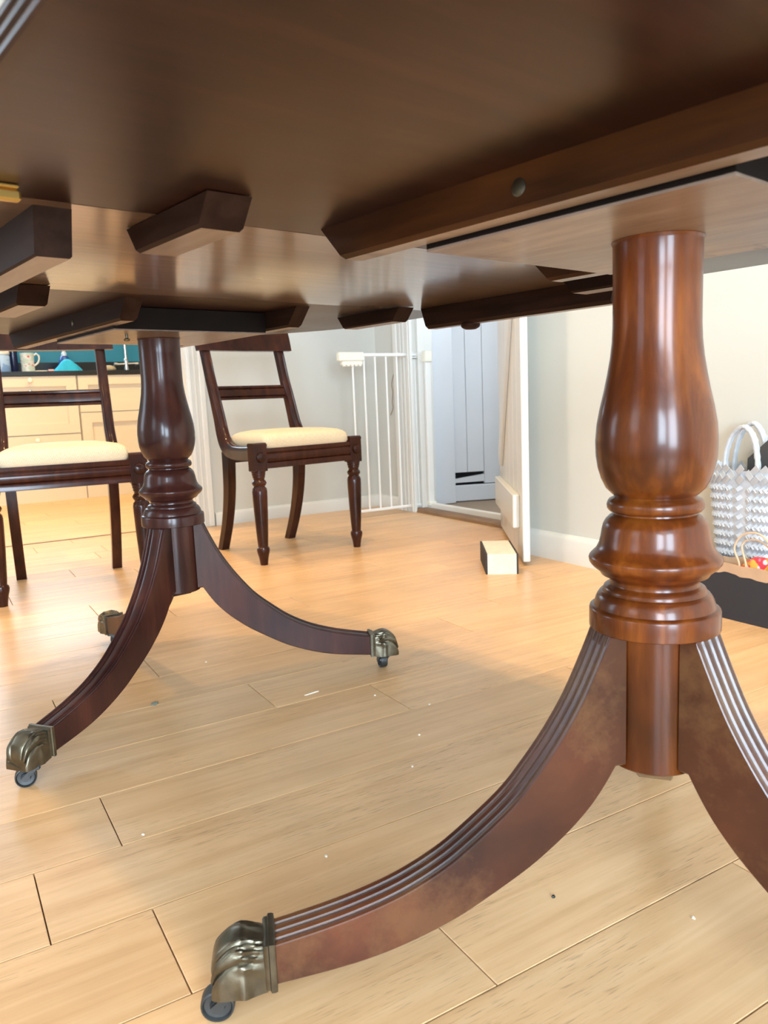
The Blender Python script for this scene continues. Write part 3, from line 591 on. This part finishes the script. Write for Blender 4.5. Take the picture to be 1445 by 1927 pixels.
MB().hexa([(0.006, 0, 0), (0.098, 0, 0), (0.086, 0.235, 0), (-0.006, 0.235, 0), (0.006, 0, 0.066), (0.098, 0, 0.066), (0.086, 0.235, 0.066), (-0.006, 0.235, 0.066)]).build('core', M['stop_w'], st)
MB().hexa([(0, 0.001, 0), (0.0062, 0.001, 0), (-0.0058, 0.233, 0), (-0.012, 0.233, 0), (0, 0.001, 0.066), (0.0062, 0.001, 0.0665), (-0.0058, 0.233, 0.0665), (-0.012, 0.233, 0.066)]).build('dark_side', M['stop_d'], st)
MB().hexa([(0.0978, 0.001, 0), (0.104, 0.001, 0), (0.092, 0.233, 0), (0.0858, 0.233, 0), (0.0978, 0.001, 0.0665), (0.104, 0.001, 0.065), (0.092, 0.233, 0.065), (0.0858, 0.233, 0.0665)]).build('dark_side', M['stop_d'], st)
# cupboard door in the hall (plank wall with a gnawed gap at the foot)
cd = empty('door_2', (2.44, 3.455, 0), math.atan2(-0.11, 0.32)); struct(cd, 'pale grey plank cupboard door in the hall with a dark gap near its foot')
xs = [0.0, 0.018, 0.105, 0.200, 0.300, 0.40, 0.50]
for i in range(len(xs)-1):
    x0, x1 = xs[i], xs[i+1]; gap = x0 < 0.19
    zb = 0.158+0.012*0 if gap else 0.092
    mb = MB(); z_ = zb
    mb.box(x0+0.001, x1-0.001, -0.012, 0.008, z_, 2.0, 0.002); mb.build('plank', M['cool'], cd)
MB().hexa([(0.020, -0.012, 0.102), (0.200, -0.012, 0.104), (0.200, 0.006, 0.104), (0.020, 0.006, 0.102), (0.020, -0.012, 0.122), (0.200, -0.012, 0.143), (0.200, 0.006, 0.143), (0.020, 0.006, 0.122)]).build('foot_board', M['cool'], cd)
MB().box(0.0, 0.018, -0.012, 0.006, 0.102, 0.120, 0.001).build('foot_board', M['cool'], cd)
MB().box(-0.02, 0.55, 0.012, 0.03, 0.0, 2.0).build('gap_shade_sheet', M['black'], cd)  # black sheet behind the planks, shade inside the gap put into its colour
MB().box(-0.01, 0.55, -0.022, 0.010, 0.0, 0.088, 0.004).build('plinth', M['cool'], cd)
# ------------------------------------------------------------------ kitchen
YF = 5.433
def shaker(name, x0, x1, z0, z1, parent, fr=0.065, bot=True):
    mb = MB(); pz0 = z0+fr; pz1 = z1-fr; px0, px1 = x0+fr, x1-fr; yb = 0.0
    mb.box(x0, x1, -0.006, 0.0, z0, z1)
    for bx in ((x0, px0, z0, z1), (px1, x1, z0, z1), (px0, px1, z0, pz0), (px0, px1, pz1, z1)): mb.box(bx[0], bx[1], -0.020, -0.006, bx[2], bx[3])
    return mb.build(name, M['cream'], parent)
def knob(x, z, mat, parent, r=0.016):
    q = Matrix.Translation((x, -0.020, z)) @ Matrix.Rotation(R(90), 4, 'X')
    return MB().lathe([(0.0, 0.0), (0.007, 0.0), (0.006, 0.008), (r*0.8, 0.012), (r, 0.020), (r*0.85, 0.027), (0.0, 0.031)], 20, M=q).build('knob', mat, parent)
c1 = empty('drawer_unit', (0, YF+0.020, 0)); tag(c1, 'cream drawer unit with round knobs under the black worktop, behind the left chair', 'cabinet')
MB().box(0.28, 0.893, 0.0, 0.48, 0.0, 0.805).build('body', M['cream'], c1)
d = shaker('drawer', 0.284, 0.890, 0.436, 0.805, c1); knob(0.612, 0.781, M['knob'], d)
q = knob(0.607, 0.712, M['steel'], d, 0.010)
d = shaker('drawer', 0.284, 0.890, 0.105, 0.428, c1); knob(0.622, 0.400, M['knob'], d)
MB().box(0.284, 0.892, -0.018, 0.0, 0.0, 0.098).build('plinth', M['cream'], c1)
c2 = empty('sink_unit', (0, YF+0.020, 0)); tag(c2, 'cream sink cabinet with a panelled drawer front above a cupboard door', 'cabinet')
MB().box(0.897, 1.55, 0.0, 0.48, 0.0, 0.805).build('body', M['cream'], c2)
shaker('drawer', 0.901, 1.546, 0.568, 0.805, c2, 0.060); d = shaker('door', 0.901, 1.546, 0.105, 0.562, c2)
knob(1.50, 0.48, M['knob'], d)
MB().box(0.899, 1.55, -0.010, 0.0, 0.0, 0.098).build('plinth', M['cream'], c2)
c3 = empty('end_unit', (0, YF+0.020, 0)); tag(c3, 'cream cupboard at the right end of the kitchen run', 'cabinet')
MB().box(1.554, 2.21, 0.0, 0.48, 0.0, 0.805).build('body', M['cream'], c3); d = shaker('door', 1.558, 2.206, 0.105, 0.805, c3); knob(1.6, 0.72, M['knob'], d)
c4 = empty('wide_unit', (0, YF+0.020, 0)); tag(c4, 'cream cupboard at the left end of the kitchen run', 'cabinet')
MB().box(-0.6, 0.276, 0.0, 0.48, 0.0, 0.805).build('body', M['cream'], c4); d = shaker('door', -0.596, 0.272, 0.105, 0.805, c4); knob(0.22, 0.72, M['knob'], d)
wt = empty('worktop', (0.8, YF, 0.805)); tag(wt, 'long black worktop with a black upstand along the teal wall', 'worktop')
MB().box(-1.4, 1.41, -0.010, 0.515, 0.001, 0.032, 0.003).build('slab', M['worktop'], wt)
MB().box(-1.4, 1.41, 0.498, 0.516, 0.032, 0.116, 0.002).build('upstand', M['worktop'], wt)
ZW = 0.8375
# jug with roses
jug = empty('flowered_jug', (0.632, 5.62, ZW)); tag(jug, 'small white jug printed with red roses on the black worktop', 'jug')
M['rose'] = floral('rose_print_china', (0.72, 0.72, 0.64), ((0.62, 0.07, 0.08), (0.72, 0.30, 0.28), (0.55, 0.62, 0.50)), 45)
MB().lathe([(0.0, 0.0), (0.038, 0.0), (0.041, 0.004), (0.040, 0.05), (0.042, 0.10), (0.044, 0.126), (0.041, 0.126), (0.038, 0.09), (0.036, 0.01), (0.0, 0.008)], 32).build('body', M['rose'], jug)
MB().tube([(0.040, 0, 0.112), (0.058, 0, 0.122), (0.072, 0, 0.108), (0.072, 0, 0.085), (0.062, 0, 0.062), (0.040, 0, 0.045)], 0.0055, 8).build('handle', M['knob'], jug)
M['jarb'] = floral('blue_white_china', (0.42, 0.58, 0.75), ((0.75, 0.72, 0.62), (0.80, 0.80, 0.78), (0.22, 0.36, 0.58)), 22)
j = empty('blue_jar', (0.475, 5.62, ZW)); tag(j, 'pale blue and white storage jar at the left edge on the worktop', 'jar')
MB().lathe([(0.0, 0.0), (0.050, 0.0), (0.054, 0.01), (0.054, 0.105), (0.048, 0.115), (0.0, 0.115)], 32).build('body', M['jarb'], j)
MB().lathe([(0.052, 0.115), (0.055, 0.118), (0.055, 0.135), (0.045, 0.142), (0.0, 0.143)], 32).build('lid', M['knob'], j)
M['navy'] = plain('navy_enamel', (0.008, 0.012, 0.05), 0.2)
j = empty('navy_canister', (0.553, 5.655, ZW)); tag(j, 'dark navy canister between the blue jar and the flowered jug', 'canister')
MB().lathe([(0.0, 0.0), (0.024, 0.0), (0.026, 0.004), (0.026, 0.125), (0.0, 0.126)], 24).build('body', M['navy'], j)
MB().lathe([(0.027, 0.126), (0.027, 0.146), (0.020, 0.152), (0.0, 0.153)], 24).build('lid', M['navy'], j)
M['blueglass'] = plain('blue_plastic', (0.02, 0.08, 0.28), 0.15, spec=0.6)
M['clear'] = plain('pale_clear_plastic', (0.60, 0.66, 0.66), 0.15)
bt = empty('soap_bottle', (0.872, 5.70, ZW)); tag(bt, 'blue dish soap bottle behind the turquoise cloth', 'bottle')
MB().lathe([(0.0, 0.0), (0.034, 0.0), (0.037, 0.01), (0.037, 0.075), (0.030, 0.10), (0.020, 0.112), (0.0, 0.113)], 28).build('body', M['blueglass'], bt)
MB().lathe([(0.018, 0.112), (0.018, 0.13), (0.012, 0.135), (0.010, 0.165), (0.0, 0.166)], 20).build('cap', M['clear'], bt)
M['turq'] = plain('turquoise_cloth', (0.02, 0.42, 0.62), 0.8, noise=0.2, nscale=40, bump=0.3)
mb = MB(); secs = []
for k in range(9):
    t = k/8; z = 0.082*t; r_ = 0.080*(1-t)**0.75+0.012
    secs.append([Vector((r_*(1+0.10*math.sin(3*a+k*0.5)+0.06*math.sin(7*a))*math.cos(a)*1.0, r_*0.6*(1+0.08*math.sin(5*a))*math.sin(a), z)) for a in [2*math.pi*i/40 for i in range(40)]])
cl = mb.loft(secs).build('dish_cloth', M['turq'], None, 60); cl.location = (0.868, 5.575, ZW); tag(cl, 'crumpled turquoise dish cloth heaped on the worktop', 'cloth')
M['pink'] = plain('pink_sponge', (0.72, 0.42, 0.38), 0.8)
o = MB().box(-0.020, 0.016, -0.02, 0.02, 0, 0.017, 0.004).build('sponge', M['pink']); o.location = (0.765, 5.57, ZW); tag(o, 'small pink sponge beside the turquoise cloth', 'sponge')
o = MB().box(-0.045, 0.030, -0.03, 0.03, 0, 0.011, 0.004).build('soap_dish', M['knob']); o.location = (0.712, 5.60, ZW); tag(o, 'flat cream dish between the jug and the pink sponge', 'dish')
tp = empty('sink_tap', (1.265, 5.64, ZW)); tag(tp, 'chrome bridge tap with a tall spout above the sink', 'tap')
MB().tube([(0, 0, 0.0), (0, 0, 0.15), (0, 0, 0.28), (0, -0.02, 0.33), (0, -0.07, 0.35), (0, -0.12, 0.33), (0, -0.13, 0.29)], 0.010, 12).build('spout', M['steel'], tp)
MB().tube([(-0.075, 0, 0.046), (0.075, 0, 0.052)], 0.010, 12).build('bridge', M['steel'], tp)
MB().lathe([(0.0, 0.0), (0.018, 0.0), (0.016, 0.02), (0.013, 0.05), (0.017, 0.066), (0.013, 0.085), (0.010, 0.09), (0.0, 0.091)], 20).build('base', M['steel'], tp)
for s in (-1, 1): MB().tube([(s*0.060, 0, 0.048), (s*0.082, 0, 0.050)], [0.014, 0.014], 14).build('tap_handle', M['steel'], tp)
M['wick'] = plain('wicker', (0.42, 0.33, 0.20), 0.7, noise=0.4, nscale=120, bump=0.6)
o = MB().lathe([(0.0, 0.0), (0.045, 0.0), (0.050, 0.015), (0.040, 0.032), (0.015, 0.040), (0.0, 0.041)], 28).build('wicker_brush', M['wick']); o.location = (1.135, 5.60, ZW); tag(o, 'round wicker scrubbing pad beside the tap', 'brush')
M['pinkbox'] = plain('dusty_pink_tin', (0.55, 0.30, 0.25), 0.5)
o = empty('pink_black_box', (1.76, 5.60, ZW)); tag(o, 'pink and black box on the worktop beside the kitchen doorway', 'box')  # just a plain pink and black box
MB().box(-0.10, 0.10, -0.05, 0.05, 0.0, 0.045, 0.004).build('lower_case', M['worktop'], o); MB().box(-0.09, 0.09, -0.05, 0.05, 0.045, 0.065, 0.003).build('band', M['knob'], o)
MB().box(-0.10, 0.10, -0.05, 0.05, 0.065, 0.10, 0.004).build('upper_case', M['worktop'], o); MB().box(-0.10, 0.10, -0.05, 0.05, 0.10, 0.155, 0.004).build('lid', M['pinkbox'], o)
M['wire'] = plain('thin_brown_wire', (0.30, 0.22, 0.14), 0.6)
wr = MB().tube(catmull([(2.0975, 3.412, 0.905), (2.0975, 3.415, 0.86), (2.0975, 3.419, 0.833), (2.0975, 3.410, 0.738), (2.0975, 3.444, 0.673), (2.0975, 3.455, 0.64), (2.0975, 3.446, 0.606), (2.0975, 3.456, 0.556), (2.0975, 3.451, 0.524), (2.0975, 3.478, 0.488)], 4), 0.0016, 6).build('wall_wire', M['wire'])
tag(wr, 'thin brown wire hanging down the wall behind the safety gate', 'wire')
# ------------------------------------------------------------------ bags by the right wall
bn = empty('low_bench', (1.775, 1.0, 0)); tag(bn, 'low black bench under the silver woven basket by the right wall', 'bench')
MB().box(-0.052, 0.054, -0.22, 0.35, 0.085, 0.118, 0.003).build('seat', M['bagblack'], bn)
for y in (-0.19, 0.32): MB().box(-0.050, 0.052, y-0.015, y+0.015, 0.0, 0.085, 0.002).build('leg', M['bagblack'], bn)
bg = empty('carrier_bag', (1.655, 0.95, 0)); tag(bg, 'black paper carrier bag with kraft rim and corded handles', 'bag')
mb = MB(); secs = []
def ringbag(x0, x1, y0, y1, z): return [Vector((x0, y0, z)), Vector((x1, y0, z)), Vector((x1, y1, z)), Vector((x0, y1, z))]
mb.loft([ringbag(0.052, -0.0, -0.10, 0.40, 0.0), ringbag(0.054, 0.002, -0.105, 0.405, 0.136)], caps=False, smooth=False); mb.box(0.0, 0.052, -0.10, 0.40, 0.0, 0.002)
mb.build('body', M['bagblack'], bg)
mb = MB(); N_ = 24
for side, (xa, xb) in enumerate(((0.003, 0.006), (0.051, 0.0485))):
    secs = []
    for k in range(N_+1):
        y = -0.104+0.508*k/N_; wv = 0.003*math.sin(k*0.9)+0.002*math.sin(k*2.1); zt = 0.146+0.003*math.sin(k*1.3+side) if side else 0.138+0.0015*math.sin(k*1.7)
        secs.append([Vector((xa+wv*0.2, y, 0.10)), Vector((xb+wv*0.2, y, 0.10)), Vector((xb+wv*(1 if side else 0.1), y, zt)), Vector((xa+(wv if side else -0.004), y, zt))])
    mb.loft(secs)
mb.build('kraft_rim', M['kraft'], bg)
def loop(pts, name='handle'):
    P = catmull(pts, 5); return MB().tube([Vector((p[0]-1.655, p[1]-0.95, p[2])) for p in P], 0.0024, 8).build(name, M['cord'], bg)
loop([(1.663, 1.149, 0.115), (1.664, 1.151, 0.143), (1.666, 1.166, 0.178), (1.668, 1.149, 0.210), (1.668, 1.117, 0.221), (1.667, 1.091, 0.214), (1.666, 1.072, 0.190), (1.664, 1.072, 0.150), (1.663, 1.074, 0.115)])
loop([(1.664, 1.132, 0.115), (1.665, 1.134, 0.145), (1.672, 1.150, 0.180), (1.675, 1.143, 0.197), (1.676, 1.118, 0.203), (1.674, 1.094, 0.197), (1.670, 1.070, 0.178), (1.666, 1.060, 0.145), (1.664, 1.060, 0.115)])
M['redcloth'] = floral('red_floral_cloth', (0.70, 0.04, 0.06), ((0.82, 0.80, 0.74), (0.80, 0.18, 0.28), (0.78, 0.42, 0.06)), 48)
secs = []
for k in range(8):
    t = k/7; z = 0.11+0.052*math.sin(t*math.pi/2); r_ = (1-t)**0.5*0.072+0.002
    secs.append([Vector((0.20*r_*math.cos(a)*(1+0.15*math.sin(3*a)), r_*math.sin(a)*(1+0.1*math.sin(4*a+k)), z)) for a in [2*math.pi*i/32 for i in range(32)]])
o = MB().loft(secs).build('floral_cloth', M['redcloth'], None, 60); o.location = (1.683, 1.090, 0); tag(o, 'bright red floral cloth folded inside the black carrier bag', 'cloth')
# silver woven basket
bk = empty('woven_basket', (1.765, 1.19, 0.1185)); tag(bk, 'silver woven basket bag with looped handles on the low bench', 'basket')
ZR = 0.250
def bsec(z, g=0.0, n=64):
    t = z/ZR; hx_ = 0.036+0.012*t+g; hy_ = 0.080+0.030*t+g; out = []
    for i in range(n):
        a = 2*math.pi*i/n; c, s_ = math.cos(a), math.sin(a); e = 3.0
        out.append(Vector((math.copysign(abs(c)**(2/e), c)*hx_, math.copysign(abs(s_)**(2/e), s_)*hy_, z)))
    return out
mb = MB(); mb.loft([bsec(z) for z in (0.0, 0.004, 0.06, 0.12, 0.18, ZR-0.008)], caps=False); mb.add(bsec(0.0), [tuple(range(63, -1, -1))]); mb.build('body', M['silver'], bk)
def surf(u, z, g=0.0):      # u in metres along the perimeter at mid height, returns point and frame
    t = z/ZR; n = 240; S = bsec(z, g, n); i = (u/0.56 % 1.0)*n; k = int(i) % n; fr = i-int(i)
    p = S[k].lerp(S[(k+1) % n], fr); tg = (S[(k+1) % n]-S[k]).normalized(); nr = tg.cross(Vector((0, 0, 1))).normalized(); return p, tg, nr
def tile(mb, u, z, L_, W_, ang, lift, tilt):
    p, tg, nr = surf(u, z, 0.0012+lift); ax = tg*math.cos(ang)+Vector((0, 0, 1))*math.sin(ang); ay = -tg*math.sin(ang)+Vector((0, 0, 1))*math.cos(ang)
    a0 = ax*L_/2; b0 = ay*W_/2; t1 = nr*tilt; th = nr*0.0022
    c = [p-a0-b0-t1, p+a0-b0+t1, p+a0+b0+t1, p-a0+b0-t1]
    mb.add([v-th for v in c]+[v for v in c], [(3, 2, 1, 0), (4, 5, 6, 7), (0, 1, 5, 4), (1, 2, 6, 5), (2, 3, 7, 6), (3, 0, 4, 7)])
mb = MB(); nU = 42; du = 0.56/nU; dz = 0.0118
for r_ in range(17):
    for k in range(nU):
        u = (k+0.5*(r_ % 2))*du; z = 0.012+r_*dz
        ang = R(40)
        tile(mb, u, z, 0.0215, 0.0108, ang, 0.0006 if r_ % 2 else 0.0, 0.0034 if r_ % 2 else -0.0034)
o = mb.build('woven_strips', M['silver'], bk); o['kind'] = 'stuff'
mb = MB()
for r_ in range(3):
    for k in range(30):
        u = (k+0.5*(r_ % 2))*0.56/30; z = ZR-0.030+r_*0.0125
        tile(mb, u, z, 0.0240, 0.0150, R(42) if r_ % 2 == 0 else R(-42), 0.003, 0.0030)
o = mb.build('plaited_rim', M['silver'], bk); o['kind'] = 'stuff'
def bhandle(x, yc, hgt, wd):
    for s, d in ((0, 0.0), (1, 0.0085)):
        P = catmull([(x+d*0.6, yc-wd/2-0.004, ZR-0.03), (x+d*0.6, yc-wd/2, ZR+0.02), (x+d, yc-wd*0.36, ZR+hgt*0.72), (x+d, yc-wd*0.05, ZR+hgt), (x+d, yc+wd*0.30, ZR+hgt*0.80), (x+d*0.6, yc+wd/2, ZR+hgt*0.35), (x+d*0.6, yc+wd*0.56, ZR-0.03)], 8)
        pts = [Vector(p) for p in P]; rad = [0.0054+0.0008*math.sin(k*2.2) for k in range(len(pts))]
        MB().tube(pts, rad, 10).build('handle', M['silver'], bk)
bhandle(-0.040, 0.005, 0.100, 0.085); bhandle(0.030, 0.028, 0.105, 0.085)
o = empty('grey_folder', (1.7716, 1.168, 0.125)); tag(o, 'dark grey folder poking out of the silver basket', 'folder')
MB().loft([[Vector((dx, y, z)) for y, z in ((-0.045, 0.0), (0.045, 0.0), (0.040, 0.262), (-0.020, 0.315), (-0.030, 0.312))] for dx in (-0.002, 0.002)], smooth=False).build('cover', M['grey'], o)
gb = empty('gift_bag', (1.775, 0.985, 0.1185)); tag(gb, 'black gift bag with gold lettering at the right edge beside the basket', 'bag')
MB().box(-0.035, 0.045, -0.105, 0.085, 0.0, 0.135, 0.002).build('body', M['bagblack'], gb)
for k in range(4):
    y = 0.070-0.020*k; P = catmull([(-0.0362, y, 0.085), (-0.0362, y-0.004, 0.098), (-0.0362, y-0.010, 0.100), (-0.0362, y-0.011, 0.090), (-0.0362, y-0.006, 0.080), (-0.0362, y-0.015, 0.078)], 4)
    MB().tube(P, 0.0009, 6).build('lettering', M['gold'], gb)
M['tanbox'] = plain('tan_cardboard', (0.45, 0.24, 0.11), 0.7)
o = MB().box(-0.035, 0.045, -0.10, 0.072, 0.0, 0.118, 0.002).build('cardboard_box', M['tanbox']); o.location = (1.775, 0.985, 0.2540); tag(o, 'tan cardboard box stacked on the black gift bag', 'box')
# ------------------------------------------------------------------ ceiling downlights
for i, (x, y) in enumerate(SPOTS):
    dl = empty('ceiling_downlight', (x, y, ZC)); tag(dl, 'round recessed ceiling downlight above '+SPOT_AT[i], 'ceiling light', 'ceiling downlights')
    MB().lathe([(0.032, -0.001), (0.046, -0.001), (0.046, -0.006), (0.040, -0.009), (0.032, -0.006)], 28).build('rim', M['gloss'], dl)
    ld = bpy.data.lights.new('downlight_lamp', 'SPOT'); ld.energy = SPOT_W*(12 if y > 4 else 7.5); ld.color = WARM; ld.spot_size = R(104); ld.spot_blend = 0.9; ld.shadow_soft_size = 0.035
    lo = bpy.data.objects.new('downlight_lamp', ld); COL.objects.link(lo); lo.parent = dl; lo.location = (0, 0, -0.02)
# ------------------------------------------------------------------ crumbs on the floor
M['crumb'] = plain('pale_crumb', (0.75, 0.70, 0.60), 0.8); M['scrap'] = plain('grey_green_scrap', (0.16, 0.17, 0.13), 0.9); M['bead'] = plain('dark_metal_bead', (0.12, 0.14, 0.15), 0.25, 0.9)
def bit(name, x, y, sx, sy, sz, rz, mat, label, cat, grp=None):
    mb = MB(); vs = []
    bm = bmesh.new(); bmesh.ops.create_icosphere(bm, subdivisions=2, radius=1)
    rnd = random.Random(int(x*1e4)); me = bpy.data.meshes.new(name)
    for v in bm.verts: k_ = 1+rnd.uniform(-0.22, 0.22); v.co = Vector((v.co.x*sx*k_, v.co.y*sy*k_, max(-0.6, v.co.z)*sz*k_))
    bm.to_mesh(me); bm.free(); me.materials.append(mat); o = bpy.data.objects.new(name, me); COL.objects.link(o); o.location = (x, y, sz*0.55); o.rotation_euler = (0, 0, rz); return tag(o, label, cat, grp)
bit('floor_sliver', 0.605, 1.345, 0.018, 0.0016, 0.0012, 0.12, M['crumb'], 'thin white sliver lying at a board joint on the floor', 'scrap')
bit('floor_scrap', 0.330, 1.478, 0.008, 0.006, 0.003, 0.4, M['scrap'], 'grey-green scrap of fluff on the floor behind the curved leg', 'scrap')
bit('metal_bead', 0.560, 0.610, 0.0022, 0.0022, 0.002, 0, M['bead'], 'tiny dark metal bead on the floor by the near pedestal leg', 'bead')
for x, y in ((0.196, 1.016), (0.38, 0.83), (0.672, 1.06), (0.70, 1.26), (0.60, 0.97), (0.76, 1.16), (0.49, 1.66), (0.66, 0.50)):
    bit('crumb', x, y, 0.0022, 0.0018, 0.0014, random.random()*3, M['crumb'], 'tiny white crumb on the oak floor under the table', 'crumb', 'crumbs on the floor')
